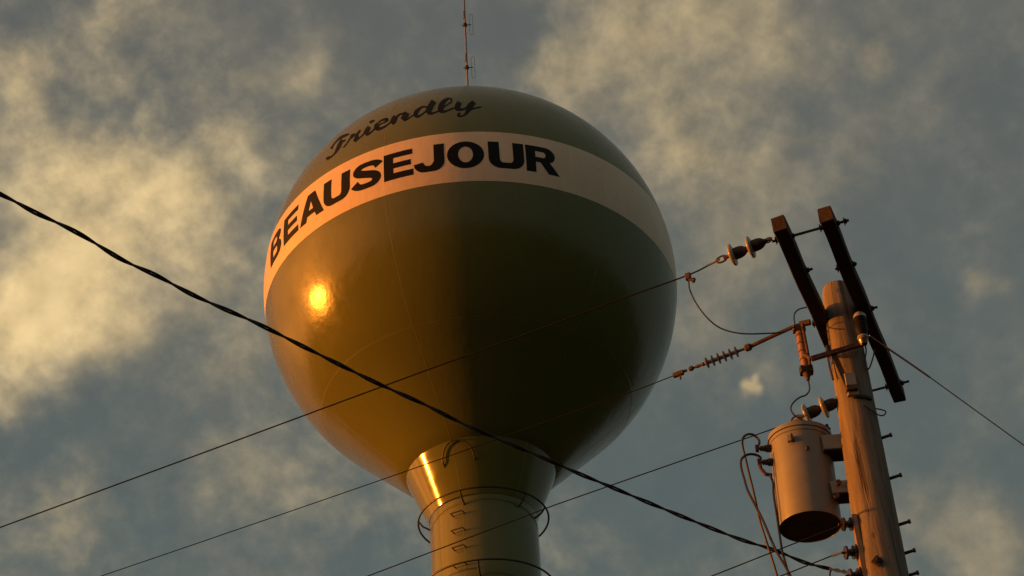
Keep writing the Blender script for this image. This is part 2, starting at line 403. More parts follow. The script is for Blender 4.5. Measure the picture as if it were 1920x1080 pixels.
def lay(faces, verts, name, rad, parent):
    """verts are (lon, lat): cut into a fine grid so the paint follows the sphere"""
    bm = bmesh.new(); vs = [bm.verts.new((x, y, 0)) for x, y in verts]
    for f in faces:
        try: bm.faces.new([vs[i] for i in f])
        except ValueError: pass
    bmesh.ops.remove_doubles(bm, verts=bm.verts, dist=1e-4)
    xs = [v.co.x for v in bm.verts]; ys = [v.co.y for v in bm.verts]
    for lo, hi, nrm in ((min(xs), max(xs), (1, 0, 0)), (min(ys), max(ys), (0, 1, 0))):
        k = math.floor(lo) + 1
        while k < hi:
            bmesh.ops.bisect_plane(bm, geom=bm.verts[:] + bm.edges[:] + bm.faces[:], plane_co=(k * nrm[0], k * nrm[1], 0), plane_no=nrm, dist=1e-5)
            k += 1.0
    for v in bm.verts: v.co = sph(v.co.x, v.co.y, rad) - TC
    for f in bm.faces:
        if f.normal.length and f.calc_center_median().dot(f.normal) < 0: f.normal_flip()
    bmesh.ops.recalc_face_normals(bm, faces=bm.faces)
    me = bpy.data.meshes.new(name); bm.to_mesh(me); bm.free()
    for p in me.polygons: p.use_smooth = True
    me.materials.append(M['black'])
    o = bpy.data.objects.new(name, me); COL.objects.link(o); o.parent = parent
    o.location = TC - parent_loc(parent)
    return o
WORD = [('B', -67.2, -58.4), ('E', -57.0, -49.1), ('A', -48.4, -38.6), ('U', -38.6, -29.6), ('S', -28.8, -20.2), ('E', -19.5, -11.5),
        ('J', -11.3, -3.3), ('O', -2.6, 6.9), ('U', 8.0, 17.3), ('R', 17.8, 26.2)]
LB, LT = -4.35, 4.65
for ch, a, b in WORD:
    mp = lambda p: (a + (b - a) * p[0], LB + (LT - LB) * p[1])
    if ch == 'S':
        A, B = s_glyph(); verts = [mp(p) for p in A + B]; n = len(A)
        faces = [(i, i + 1, n + i + 1, n + i) for i in range(n - 1)]
    else:
        loops = GL[ch]; flat = [mp(p) for l in loops for p in l]
        tri = tessellate_polygon([[Vector((*mp(p), 0)) for p in l] for l in loops]); verts = flat; faces = tri
    lay(faces, verts, 'painted_letter', R + 0.007, band)['label'] = 'black capital letter %s of the name on the cream band' % ch if ch not in 'EU' else 'black capital letter %s on the cream band' % ch
SCRIPT = [[[-36.37,22.75,-34.73,20.7],[-36.5,22.16,-34.69,19.92],[-36.64,21.6,-34.67,19.17],[-36.78,21.05,-34.67,18.47],[-36.88,20.48,-34.72,17.87],[-36.91,19.9,-34.79,17.38],[-36.9,19.32,-34.9,16.95],[-36.88,18.77,-35.04,16.55],[-36.88,18.23,-35.2,16.19],[-36.88,17.67,-35.41,15.86],[-36.88,17.11,-35.65,15.57],[-36.91,16.6,-35.91,15.31],[-37.02,16.22,-36.19,15.08],[-37.22,15.94,-36.5,14.89],[-37.48,15.75,-36.82,14.74],[-37.79,15.65,-37.15,14.63],[-38.11,15.64,-37.45,14.53],[-38.46,15.8,-37.74,14.44],[-38.85,16.09,-38.01,14.38],[-39.27,16.41,-38.24,14.34],[-39.68,16.61,-38.41,14.32],[-39.94,16.61,-38.58,14.36],[-40.07,16.48,-38.8,14.46],[-40.14,16.3,-39.04,14.58],[-40.22,16.14,-39.3,14.69]],[[-38.56,19.17,-40.37,21.3],[-38.65,19.62,-40.25,21.5],[-38.76,20.08,-40.14,21.7],[-38.85,20.52,-40.01,21.96],[-38.83,20.97,-39.86,22.28],[-38.7,21.45,-39.68,22.73],[-38.49,21.97,-39.49,23.3],[-38.22,22.43,-39.29,23.9],[-37.89,22.76,-39.07,24.42],[-37.49,22.88,-38.84,24.85],[-37.01,22.87,-38.59,25.24],[-36.52,22.79,-38.27,25.53],[-36.05,22.72,-37.84,25.64],[-35.57,22.65,-37.26,25.54],[-35.07,22.54,-36.59,25.28],[-34.58,22.44,-35.95,24.97],[-34.16,22.39,-35.37,24.68],[-33.84,22.39,-34.87,24.39],[-33.58,22.42,-34.42,24.08],[-33.34,22.46,-33.99,23.78],[-33.09,22.5,-33.58,23.49]],[[-33.36,15.78,-33.79,16.42],[-33.08,16.07,-33.53,16.73],[-32.8,16.35,-33.26,17.03],[-32.53,16.66,-33.01,17.36],[-32.3,17.02,-32.81,17.73],[-32.1,17.45,-32.65,18.18],[-31.95,17.93,-32.54,18.7],[-31.82,18.43,-32.45,19.25],[-31.68,18.93,-32.36,19.81]],[[-36.75,21.49,-36.91,22.21],[-36.24,20.92,-36.39,21.7],[-35.73,20.33,-35.9,21.22],[-35.2,19.76,-35.53,20.88],[-34.67,19.37,-35.26,20.7],[-34.28,19.29,-35.0,20.61],[-34.01,19.42,-34.71,20.59],[-33.79,19.62,-34.4,20.63],[-33.57,19.79,-34.08,20.65]],[[-31.31,18.55,-32.26,19.84],[-31.14,18.83,-32.24,20.3],[-30.98,19.11,-32.23,20.82],[-30.83,19.3,-32.16,21.33],[-30.71,19.36,-31.88,21.63],[-30.54,19.31,-31.32,21.44],[-30.18,19.12,-30.75,21.01],[-29.69,18.88,-30.33,20.66],[-29.24,18.85,-30.08,20.52],[-28.97,19.17,-29.91,20.63],[-28.83,19.66,-29.75,20.97],[-28.75,20.16,-29.62,21.38],[-28.7,20.53,-29.49,21.69],[-28.67,20.75,-29.34,21.82],[-28.67,20.9,-29.21,21.83],[-28.66,21.04,-29.1,21.8],[-28.62,21.15,-29.01,21.82]],[[-29.93,19.77,-28.49,18.11],[-30.0,19.43,-28.45,17.67],[-30.08,19.11,-28.41,17.21],[-30.16,18.81,-28.4,16.75],[-30.21,18.52,-28.46,16.34],[-30.23,18.21,-28.59,16.03],[-30.25,17.84,-28.76,15.82],[-30.27,17.45,-28.95,15.65],[-30.3,17.06,-29.13,15.48]],[[-29.26,16.05,-29.69,16.92],[-28.92,16.14,-29.33,16.99],[-28.57,16.22,-28.97,17.05],[-28.22,16.32,-28.62,17.12],[-27.91,16.46,-28.32,17.24],[-27.64,16.65,-28.07,17.41],[-27.41,16.87,-27.85,17.62],[-27.2,17.1,-27.65,17.86],[-27.0,17.31,-27.44,18.08],[-26.8,17.49,-27.25,18.27],[-26.62,17.67,-27.06,18.45],[-26.44,17.84,-26.88,18.62],[-26.26,18.01,-26.7,18.8]],[[-25.88,22.92,-26.7,24.59],[-25.7,22.96,-26.57,24.72],[-25.53,23.0,-26.44,24.88],[-25.36,23.05,-26.29,25.01],[-25.21,23.1,-26.08,25.07],[-25.05,23.18,-25.82,25.02],[-24.87,23.26,-25.52,24.9],[-24.68,23.36,-25.23,24.75],[-24.49,23.46,-24.95,24.62]],[[-26.4,21.98,-25.04,20.06],[-26.57,21.58,-25.08,19.5],[-26.74,21.19,-25.12,18.95],[-26.9,20.78,-25.17,18.44],[-27.03,20.31,-25.21,17.99],[-27.1,19.8,-25.26,17.58],[-27.13,19.29,-25.31,17.19],[-27.14,18.82,-25.36,16.78],[-27.17,18.36,-25.42,16.36]],[[-25.78,16.25,-26.22,17.28],[-25.45,16.34,-25.87,17.32],[-25.11,16.43,-25.51,17.36],[-24.78,16.54,-25.18,17.42],[-24.48,16.7,-24.89,17.52],[-24.23,16.93,-24.63,17.69],[-24.01,17.2,-24.4,17.9],[-23.81,17.48,-24.19,18.14],[-23.63,17.72,-24.01,18.38],[-23.47,17.91,-23.85,18.59],[-23.32,18.08,-23.73,18.79],[-23.18,18.24,-23.62,19.0],[-23.04,18.4,-23.5,19.21]],[[-22.53,20.86,-23.11,22.01],[-22.39,21.07,-22.95,22.15],[-22.27,21.3,-22.78,22.3],[-22.14,21.48,-22.6,22.45],[-21.96,21.58,-22.38,22.59],[-21.69,21.58,-22.11,22.71],[-21.36,21.5,-21.82,22.82],[-21.03,21.38,-21.51,22.91],[-20.74,21.26,-21.21,22.93],[-20.47,21.14,-20.91,22.88],[-20.24,21.02,-20.6,22.78],[-20.1,20.92,-20.26,22.57],[-20.28,21.18,-19.78,21.93],[-20.44,21.69,-19.5,20.95],[-20.41,21.62,-19.54,20.46],[-20.42,21.4,-19.68,20.12],[-20.49,21.17,-19.9,19.9],[-20.67,20.97,-20.21,19.8],[-20.97,20.79,-20.6,19.78],[-21.3,20.63,-20.99,19.78],[-21.62,20.5,-21.32,19.74],[-21.88,20.38,-21.57,19.64],[-22.12,20.29,-21.79,19.51],[-22.36,20.22,-22.0,19.37],[-22.6,20.14,-22.21,19.23]],[[-23.44,21.9,-22.27,20.42],[-23.6,21.54,-22.21,19.76],[-23.79,21.17,-22.16,19.12],[-23.95,20.71,-22.1,18.62],[-23.98,20.08,-22.05,18.37],[-23.84,19.3,-22.06,18.38],[-23.55,18.44,-22.16,18.53],[-23.1,17.62,-22.34,18.77],[-22.6,17.04,-22.48,18.87],[-22.19,16.77,-22.42,18.74],[-21.82,16.65,-22.19,18.53],[-21.48,16.61,-21.9,18.33],[-21.15,16.62,-21.61,18.18],[-20.84,16.7,-21.31,18.1],[-20.53,16.84,-20.99,18.08],[-20.24,17.0,-20.67,18.11],[-19.98,17.17,-20.38,18.16],[-19.76,17.34,-20.16,18.25],[-19.58,17.51,-19.97,18.36],[-19.39,17.7,-19.78,18.52],[-19.18,17.93,-19.56,18.72],[-18.93,18.21,-19.29,18.96],[-18.65,18.53,-19.0,19.25],[-18.36,18.87,-18.69,19.57],[-18.08,19.21,-18.39,19.88]],[[-18.21,22.9,-16.64,20.81],[-18.35,22.36,-16.66,20.16],[-18.49,21.84,-16.69,19.5],[-18.62,21.36,-16.74,18.87],[-18.72,20.93,-16.83,18.32],[-18.78,20.51,-16.99,17.89],[-18.82,20.09,-17.17,17.58],[-18.87,19.63,-17.35,17.34],[-18.92,19.18,-17.53,17.09]],[[-17.06,20.4,-17.47,21.21],[-16.84,20.71,-17.29,21.58],[-16.64,21.04,-17.11,21.99],[-16.43,21.33,-16.91,22.37],[-16.24,21.53,-16.68,22.66],[-16.06,21.63,-16.42,22.79],[-15.86,21.68,-16.14,22.79],[-15.62,21.69,-15.88,22.74],[-15.36,21.69,-15.63,22.74],[-15.09,21.68,-15.37,22.78],[-14.8,21.65,-15.09,22.84],[-14.5,21.62,-14.81,22.9],[-14.2,21.59,-14.54,22.97]],[[-14.87,23.28,-13.21,20.98],[-14.98,22.71,-13.3,20.42],[-15.08,22.16,-13.39,19.85],[-15.19,21.64,-13.49,19.3],[-15.28,21.18,-13.62,18.8],[-15.35,20.75,-13.77,18.38],[-15.42,20.32,-13.94,18.04],[-15.49,19.88,-14.1,17.74],[-15.57,19.44,-14.26,17.45]],[[-14.39,17.35,-14.68,18.32],[-14.09,17.47,-14.35,18.39],[-13.77,17.59,-14.03,18.46],[-13.47,17.72,-13.72,18.55],[-13.19,17.89,-13.47,18.66],[-12.97,18.11,-13.27,18.83],[-12.8,18.36,-13.11,19.03],[-12.65,18.59,-12.95,19.27],[-12.49,18.77,-12.76,19.48],[-12.29,18.91,-12.53,19.65],[-12.07,19.01,-12.3,19.79],[-11.84,19.11,-12.07,19.91],[-11.61,19.22,-11.85,20.04]],[[-8.26,23.68,-8.22,22.74],[-8.59,23.87,-8.55,22.89],[-8.93,24.1,-8.88,23.07],[-9.3,24.29,-9.17,23.18],[-9.68,24.35,-9.42,23.14],[-10.04,24.2,-9.66,22.92],[-10.39,23.94,-9.89,22.56],[-10.7,23.62,-10.11,22.12],[-10.98,23.3,-10.29,21.69],[-11.24,23.01,-10.42,21.27],[-11.49,22.67,-10.51,20.85],[-11.7,22.27,-10.56,20.47],[-11.85,21.75,-10.59,20.17],[-11.92,21.13,-10.6,19.91],[-11.92,20.45,-10.62,19.66],[-11.84,19.72,-10.63,19.51],[-11.64,18.95,-10.67,19.55],[-11.33,18.32,-10.72,19.56],[-10.99,17.94,-10.7,19.39],[-10.64,17.73,-10.62,19.19],[-10.31,17.71,-10.51,19.04],[-10.01,17.88,-10.33,19.01],[-9.75,18.15,-10.07,19.11],[-9.49,18.47,-9.8,19.3],[-9.25,18.79,-9.52,19.53],[-8.99,19.09,-9.26,19.8],[-8.71,19.42,-8.99,20.13],[-8.45,19.76,-8.75,20.48],[-8.22,20.12,-8.55,20.83],[-8.04,20.48,-8.39,21.15],[-7.9,20.84,-8.27,21.48],[-7.78,21.2,-8.15,21.84],[-7.66,21.55,-8.03,22.21]],[[-7.07,28.03,-5.58,25.3],[-7.19,27.52,-5.68,24.8],[-7.3,27.02,-5.78,24.34],[-7.42,26.51,-5.88,23.88],[-7.54,25.96,-5.99,23.39],[-7.68,25.37,-6.11,22.84],[-7.82,24.74,-6.23,22.27],[-7.97,24.09,-6.35,21.75],[-8.09,23.45,-6.44,21.28],[-8.19,22.87,-6.51,20.84],[-8.28,22.27,-6.56,20.46],[-8.34,21.58,-6.59,20.22],[-8.32,20.77,-6.61,20.17],[-8.18,19.96,-6.66,20.2],[-7.96,19.27,-6.72,20.15],[-7.68,18.71,-6.78,20.07],[-7.36,18.29,-6.84,19.99],[-7.03,18.07,-6.84,19.85],[-6.75,18.04,-6.74,19.64],[-6.5,18.09,-6.57,19.46],[-6.26,18.17,-6.4,19.33],[-6.04,18.29,-6.22,19.28],[-5.84,18.43,-6.03,19.32],[-5.64,18.58,-5.82,19.4],[-5.43,18.71,-5.6,19.5],[-5.2,18.84,-5.36,19.6],[-4.96,18.96,-5.12,19.73],[-4.71,19.08,-4.87,19.87],[-4.46,19.2,-4.63,20.0]],[[-0.88,24.0,-1.29,24.26],[-0.83,24.46,-1.27,24.77],[-0.77,24.97,-1.23,25.28],[-0.73,25.58,-1.23,25.65],[-0.78,26.28,-1.24,25.81],[-0.96,26.88,-1.3,26.01],[-1.2,27.32,-1.41,26.29],[-1.47,27.63,-1.56,26.51],[-1.77,27.81,-1.71,26.56],[-2.1,27.82,-1.9,26.36],[-2.46,27.72,-2.12,25.99],[-2.83,27.51,-2.34,25.51],[-3.17,27.2,-2.52,25.04],[-3.48,26.77,-2.66,24.56],[-3.77,26.25,-2.78,24.04],[-4.02,25.68,-2.89,23.5],[-4.25,25.09,-2.98,22.97],[-4.45,24.45,-3.06,22.45],[-4.63,23.77,-3.12,21.93],[-4.77,23.07,-3.17,21.44],[-4.86,22.39,-3.21,21.01],[-4.91,21.72,-3.25,20.62],[-4.93,20.99,-3.29,20.32],[-4.87,20.12,-3.32,20.24],[-4.63,19.15,-3.41,20.42],[-4.25,18.51,-3.5,20.41],[-3.87,18.24,-3.46,20.11],[-3.51,18.16,-3.34,19.75],[-3.19,18.17,-3.18,19.49],[-2.89,18.28,-3.0,19.36],[-2.61,18.45,-2.76,19.36],[-2.35,18.65,-2.49,19.44],[-2.07,18.85,-2.21,19.56],[-1.78,19.06,-1.92,19.72],[-1.48,19.29,-1.62,19.96],[-1.18,19.51,-1.32,20.21],[-0.88,19.69,-1.0,20.42],[-0.6,19.82,-0.69,20.57],[-0.3,19.92,-0.38,20.67],[-0.0,20.01,-0.07,20.77],[0.3,20.11,0.23,20.87]],[[-1.18,24.67,-0.99,23.96],[-1.49,24.19,-1.31,23.54],[-1.8,23.71,-1.63,23.12],[-2.1,23.26,-1.94,22.71],[-2.39,22.88,-2.24,22.35],[-2.66,22.57,-2.52,22.03],[-2.92,22.31,-2.78,21.74],[-3.19,22.08,-3.03,21.47],[-3.45,21.83,-3.29,21.2]],[[0.8,24.77,1.98,22.93],[0.62,24.25,1.84,22.35],[0.44,23.71,1.71,21.8],[0.25,23.11,1.6,21.34],[0.1,22.5,1.52,20.95],[-0.01,21.92,1.42,20.56],[-0.1,21.26,1.35,20.26],[-0.14,20.35,1.31,20.3],[0.07,19.21,1.2,20.75],[0.48,18.62,1.1,20.8],[0.87,18.46,1.2,20.52],[1.22,18.45,1.4,20.22],[1.55,18.49,1.62,20.0],[1.85,18.57,1.83,19.89],[2.15,18.7,2.07,19.87],[2.45,18.89,2.31,19.92],[2.73,19.15,2.54,20.05],[3.0,19.5,2.76,20.27],[3.25,19.92,2.99,20.61],[3.48,20.36,3.23,21.03],[3.71,20.78,3.47,21.44]],[[5.15,24.83,5.97,22.65],[4.9,24.43,5.78,22.13],[4.64,24.05,5.6,21.62],[4.38,23.62,5.43,21.15],[4.12,23.14,5.25,20.69],[3.87,22.62,5.05,20.2],[3.62,22.05,4.85,19.73],[3.38,21.43,4.66,19.3],[3.16,20.71,4.5,18.96],[3.02,19.94,4.35,18.66],[2.96,19.26,4.18,18.26],[2.94,18.73,3.96,17.75],[2.9,18.29,3.71,17.24],[2.81,17.85,3.45,16.82],[2.69,17.39,3.18,16.47],[2.56,16.98,2.91,16.16],[2.4,16.65,2.64,15.9],[2.2,16.39,2.36,15.7],[1.97,16.19,2.08,15.53],[1.74,16.06,1.81,15.41],[1.55,16.04,1.56,15.33],[1.41,16.15,1.31,15.3],[1.29,16.36,1.05,15.33],[1.22,16.58,0.82,15.43],[1.21,16.68,0.62,15.64],[1.25,16.55,0.47,16.08],[1.24,16.41,0.47,16.58],[1.21,16.4,0.55,16.94],[1.19,16.47,0.67,17.22],[1.2,16.59,0.83,17.43],[1.27,16.78,0.99,17.56],[1.37,17.02,1.15,17.65],[1.47,17.25,1.3,17.74]],[[4.0,18.35,3.89,19.46],[4.34,18.58,4.24,19.58],[4.68,18.82,4.6,19.71],[5.02,19.05,4.95,19.84],[5.34,19.25,5.3,19.98],[5.66,19.41,5.63,20.12],[5.98,19.55,5.95,20.28],[6.28,19.67,6.25,20.42],[6.56,19.8,6.54,20.55],[6.81,19.93,6.8,20.63],[7.04,20.05,7.03,20.68],[7.26,20.18,7.25,20.72],[7.48,20.28,7.48,20.81]]]
verts, faces = [], []
bm = bmesh.new()
for k, row in enumerate(SCRIPT):
    rad = R + 0.004 + 0.0012 * (k % 5)
    vs = [(bm.verts.new(sph(a, b, rad) - TC), bm.verts.new(sph(c, d, rad) - TC)) for a, b, c, d in row]
    for p, q in zip(vs, vs[1:]): bm.faces.new((p[0], q[0], q[1], p[1]))
bmesh.ops.recalc_face_normals(bm, faces=bm.faces)
for f in bm.faces:
    f.smooth = True
    if f.normal.dot(f.calc_center_median()) < 0: f.normal_flip()
me = bpy.data.meshes.new('script_lettering'); bm.to_mesh(me); bm.free(); me.materials.append(M['black'])
o = bpy.data.objects.new('script_lettering', me); COL.objects.link(o); o.parent = tower; o.location = (0, 0, TC.z)
o['label'] = 'black handwritten word Friendly above the band'

# ---- painter's rails, rungs, hoop
def polar(ang, r, z): return TC + Vector((r * math.sin(ang), -r * math.cos(ang), z))
def ang_of(x, y, z):
    p = at_z(x, y, TC.z + z) - TC; return math.atan2(p.x, -p.y)
for z, r, picks in ((-7.78, 1.745, [(862, 919), (984, 925), (785, 978)]), (-9.96, 1.80, [(895.6, 1049)])):
    rail = MB().tube([polar(2 * math.pi * k / 96, r, z) for k in range(96)], 0.026, 8, close=True).build('handrail', 'railing', tower)
    angs = [ang_of(x, y, z) for x, y in picks]
    angs += [angs[-1] - math.pi * 2 * k / 7 for k in range(1, 5)]
    for a in angs:
        MB().tube([polar(a, r, z), polar(a, (r + 1.43) / 2 + .04, z - 0.16), polar(a, 1.43, z - 0.27)], 0.026, 6).build('standoff', 'railing', rail)
zr = [-8.30, -8.80, -9.30]
a0 = ang_of(871, 975, -8.3)
rung_z = [-8.30 - 0.51 * k for k in range(52)]
first = None
for k, z in enumerate(rung_z):
    if first is None:
        mb = MB(); hw = 0.165
        pts = [polar(a0 - hw / 1.44, 1.42, z), polar(a0 - hw / 1.60, 1.60, z), polar(a0 + hw / 1.60, 1.60, z), polar(a0 + hw / 1.44, 1.42, z)]
        first = mb.tube(pts, 0.019, 6).build('ladder_rung', 'railing', tower, polar(a0, 1.44, z), smooth=False)
    else:
        c = first.copy(); COL.objects.link(c); c.location = first.location + Vector((0, 0, z - rung_z[0]))
hp = []
ah = ang_of(857, 850, -6.75)
for k in range(17):
    u = math.pi * k / 16; zz = -6.98 + 0.56 * math.sin(u); rr = 2.03 - (-6.385 - zz) * 0.413 + 0.06
    hp.append(polar(ah - 0.49 * math.cos(u) / 2.05, rr if 0 < k < 16 else 1.76, zz))
MB().tube(hp, 0.022, 8).build('ladder_hoop', 'railing', tower)

# ================================================================== radio mast on the tank top
m0 = at_y(877, 162, TC.y); m1 = at_y(870, 0, TC.y); md = (m1 - m0).normalized()
mb0 = m0 - md * ((m0.z - 41.93) / md.z)
mast = thing('antenna_mast', mb0, 'thin pale radio antenna mast standing on top of the round tank', 'antenna')
MB().tube([mb0, mb0 + md * 10.5], 0.030, 8).build('mast_pole', 'mast', mast)
MB().lathe(mb0 - md * .02, md, [(0, .16), (.03, .16), (.03, .05), (.25, .045)], 16).build('base_flange', 'mast', mast)
def along(y):
    lo, hi = 0.0, 10.5
    for _ in range(40):
        mid = (lo + hi) / 2; P = mb0 + md * mid - CAM
        yy = H / 2 - F * P.dot(UP) / P.dot(FW)
        if yy > y: lo = mid
        else: hi = mid
    return mb0 + md * lo
X = Vector((1, 0, 0))
for yc in (127, 47, -33):
    p = along(yc); ar = MB().tube([p - X * .11, p + X * .20], 0.017, 6)
    bkt = MB().lathe(p - md * .06, md, [(0, .062), (.12, .062)], 10).build('clamp', 'dark', mast, smooth=False)
    ar.build('dipole_arm', 'mast', bkt)
    q = p + X * 0.20
    loop = []
    for k in range(24):
        u = 2 * math.pi * k / 24
        loop.append(q + X * (0.055 * math.cos(u)) + md * (0.42 * (1 if math.sin(u) > 0 else -1) + 0.055 * math.sin(u)))
    MB().tube(loop, 0.005, 5, close=True).build('folded_dipole', 'wire', mast)
    MB().tube([along(yc - 12) - X * .03, along(yc - 26) - X * .03], 0.030, 6).build('cable_clip', 'mast', mast)

# ================================================================== utility pole
PY = 10.526
A_top = at_y(1568.5, 541, PY); A_bot = at_y(1657, 1080, PY)
ad = (A_top - A_bot).normalized()
def pole_at(z): return A_bot + ad * ((z - A_bot.z) / ad.z)
foot = pole_at(0)
z0 = at_y(1571, 596, PY).z
def pole_r(z): return 0.104 + (A_top.z - z) * 0.0195 if z > 6.5 else 0.104 + (A_top.z - 6.5) * 0.0195 + (6.5 - z) * 0.006
pole = thing('utility_pole', foot, 'weathered round wooden utility pole carrying two dark crossarms and a grey transformer', 'utility pole')
zs = [0, 2, 4, 6] + [6.5 + 0.25 * k for k in range(int((A_top.z - .12 - 6.5) / .25))] + [A_top.z - .10, A_top.z - .04, A_top.z]
rings = []
for z in zs:
    c = pole_at(z); r = pole_r(z); top = A_top.z - z
    rr = []
    for k in range(40):
        a = 2 * math.pi * k / 40
        q = r * (1 + 0.018 * math.sin(3 * a + 0.7 + z * .25) + 0.012 * math.sin(7 * a + z * .6) + 0.006 * math.sin(13 * a - z))
        if top < 0.03: q *= 0.90
        elif top < 0.08: q *= 0.975
        rr.append(c + Vector((q * math.cos(a), q * math.sin(a), 0)))
    rings.append(rr)
MB().ringed(rings).build('pole_shaft', 'pole', pole, foot, angle=50)

Z = Vector((0, 0, 1))
a_n = at_z(1547, 401, z0); a_f = at_z(1686, 742, z0); c_n = at_z(1460, 419, z0)
adir = (a_f - a_n); alen = adir.length; adir.normalize()
side = Vector((adir.y, -adir.x, 0))                                     # to the right, across the arms
def arm(p, label):
    mb = MB(); n = 14; rings = []
    w, h, bv = 0.089, 0.114, 0.006
    for i in range(n + 1):
        c = p + adir * (alen * i / n) + side * 0.003 * math.sin(i * 1.3) + Z * 0.002 * math.sin(i * .9)
        rings.append([c + side * u + Z * v for u, v in ((-w/2+bv, -h/2), (w/2-bv, -h/2), (w/2, -h/2+bv), (w/2, h/2-bv), (w/2-bv, h/2), (-w/2+bv, h/2), (-w/2, h/2-bv), (-w/2, -h/2+bv))])
    for e_, sg in ((0, -1), (-1, 1)):                                      # weathered, slightly splintered ends
        rings[e_] = [q_ + adir * sg * random.uniform(-.010, .006) for q_ in rings[e_]]
    o = mb.ringed(rings).build('crossarm', 'arm', pole, smooth=False); o['label'] = label; return o
armR = arm(a_n, 'dark crossarm on the right face of the pole'); armL = arm(c_n, 'dark crossarm on the left face, partly hidden by the pole')
gap = (a_n - c_n).dot(side)
def bolt(s, u0, u1, nuts, r=0.009, dz=0.0):
    p = c_n + adir * s + Z * dz
    o = MB().tube([p + side * u0, p + side * u1], r, 8).build('through_bolt', 'dark', pole)
    for u in nuts:
        q = p + side * u
        MB().lathe(q - side * .008, side, [(0, .028), (.005, .028), (.006, .017), (.018, .017)], 6).build('nut', 'dark', o, smooth=False)
bolt(0.16, -0.085, gap + 0.125, [-0.055, 0.052, gap - .058, gap + 0.055, gap + .10])
bolt(2.12, -0.085, gap + 0.105, [0.052, gap - 0.058, gap + 0.055])
bolt(0.55, 0.0, 0.085, [0.052]); bolt(0.62, gap - 0.075, gap + .07, [gap - 0.055, gap + .052]); bolt(1.15, -0.07, gap + .09, [-.055, gap + .055])

def wrap(z, h, r_add, a0, a1, name, material, tilt=0.0, n=24):
    """a strap lying round the pole between two directions (0 = towards the camera, positive to the right)"""
    mb = MB(); ri = []
    for k in range(n + 1):
        a = RAD(a0 + (a1 - a0) * k / n); zz = z + tilt * math.sin(a); c = pole_at(zz); d = Vector((math.sin(a), -math.cos(a), 0)); r = pole_r(zz) * 1.01
        ri.append([c + d * r - Z * h / 2, c + d * (r + r_add) - Z * h / 2, c + d * (r + r_add) + Z * h / 2, c + d * r + Z * h / 2])
    return mb.ringed(ri).build(name, material, pole, smooth=False)
wrap(at_y(1598, 746, PY - .12).z, 0.022, 0.012, -12, 45, 'strap', 'dark')

# step bolts up the right of the pole
sb = None
for (bx, by), (tx, ty) in (((1648, 823), (1672, 815)), ((1666, 898), (1688, 892)), ((1682, 985), (1699, 981)), ((1691, 1039), (1711, 1034)), ((1697, 1081), (1716, 1077))):
    p = at_y(bx, by, PY - .02)
    if sb is None:
        q = at_y(tx, ty, PY - .06); d = (q - p); L = d.length; d.normalize()
        mbx = MB().lathe(p - d * .05, d, [(0, .010), (.03, .010), (.03, .024), (.052, .022), (.056, .011), (.05 + L - .012, .010), (.05 + L - .012, .015), (.05 + L, .015)], 10)
        sb = mbx.build('step_bolt', 'dark', pole, p, angle=30); first_p = p
    else:
        c = sb.copy(); COL.objects.link(c); c.location = sb.location + (p - first_p)
# timber strip covering the ground wire, on the left front of the pole
sp = []
for yy, xx in ((966, 1601.5), (1080, 1622.5), (1200, 1645)):
    sp.append(at_y(xx, yy, PY - .08))
MB().ringed([[p + X * u + Vector((0, v, 0)) for u, v in ((-.016, -.015), (.014, -.015), (.016, .03), (-.016, .03))] for p in sp + [pole_at(1.0) + Vector((-.19, -.06, 0))]]).build('wire_moulding', 'strip', pole, smooth=False)
wp = at_y(1645, 1052, PY - .155)
wd_ = Vector((-0.1, -1, 0)).normalized(); wx = Z.cross(wd_).normalized()
k = 0.038
plate = MB().ringed([[wp + wx * u * k + Z * v * k + wd_ * t_ for u, v in ((1, 0), (0, 1.05), (-1, 0), (0, -1.05))] for t_ in (-.012, .006)]).build('square_washer', 'rust', pole, smooth=False)
MB().lathe(wp, wd_, [(0, .02), (.02, .02), (.02, .01), (.055, .009)], 8).build('bolt_end', 'dark', plate, smooth=False)

# bracket arm across the pole front, its brace and its foot plate
YF = PY - .17
b0 = at_y(1521, 673, YF); b1 = at_y(1618, 644, YF)
bd = (b1 - b0).normalized()
ba = MB().box((b0 + b1) / 2, bd.cross(Z).normalized(), bd.cross(bd.cross(Z)).normalized(), bd, .026, .030, (b1 - b0).length).build('bracket_arm', 'rust', pole, smooth=False)
s0 = at_y(1563, 664, YF + .01); s1 = at_y(1594, 733, YF + .03); sd_ = (s1 - s0).normalized()
MB().box((s0 + s1) / 2, X, sd_.cross(X).normalized(), sd_, .038, .012, (s1 - s0).length).build('bracket_brace', 'rust', pole, smooth=False)
fp = at_y(1596, 722, YF + .02)
MB().box(fp, X, Vector((0, 1, 0)), Z, .070, .035, .17, .004).build('foot_plate', 'tankgrey', pole, smooth=False)
MB().box(at_y(1597, 729, YF), X, Vector((0, 1, 0)), Z, .075, .05, .035, .004).build('foot_clip', 'rust', pole, smooth=False)
MB().box(at_y(1553, 657, YF + .04), X, Vector((0, 1, 0)), Z, .03, .05, .05, .004).build('bracket_clip', 'dark', pole, smooth=False)
MB().tube([at_y(1552, 668, PY - .05), at_y(1556, 690, PY - .05), at_y(1562, 712, PY - .07)], .008, 6).build('arm_brace', 'rust', pole)

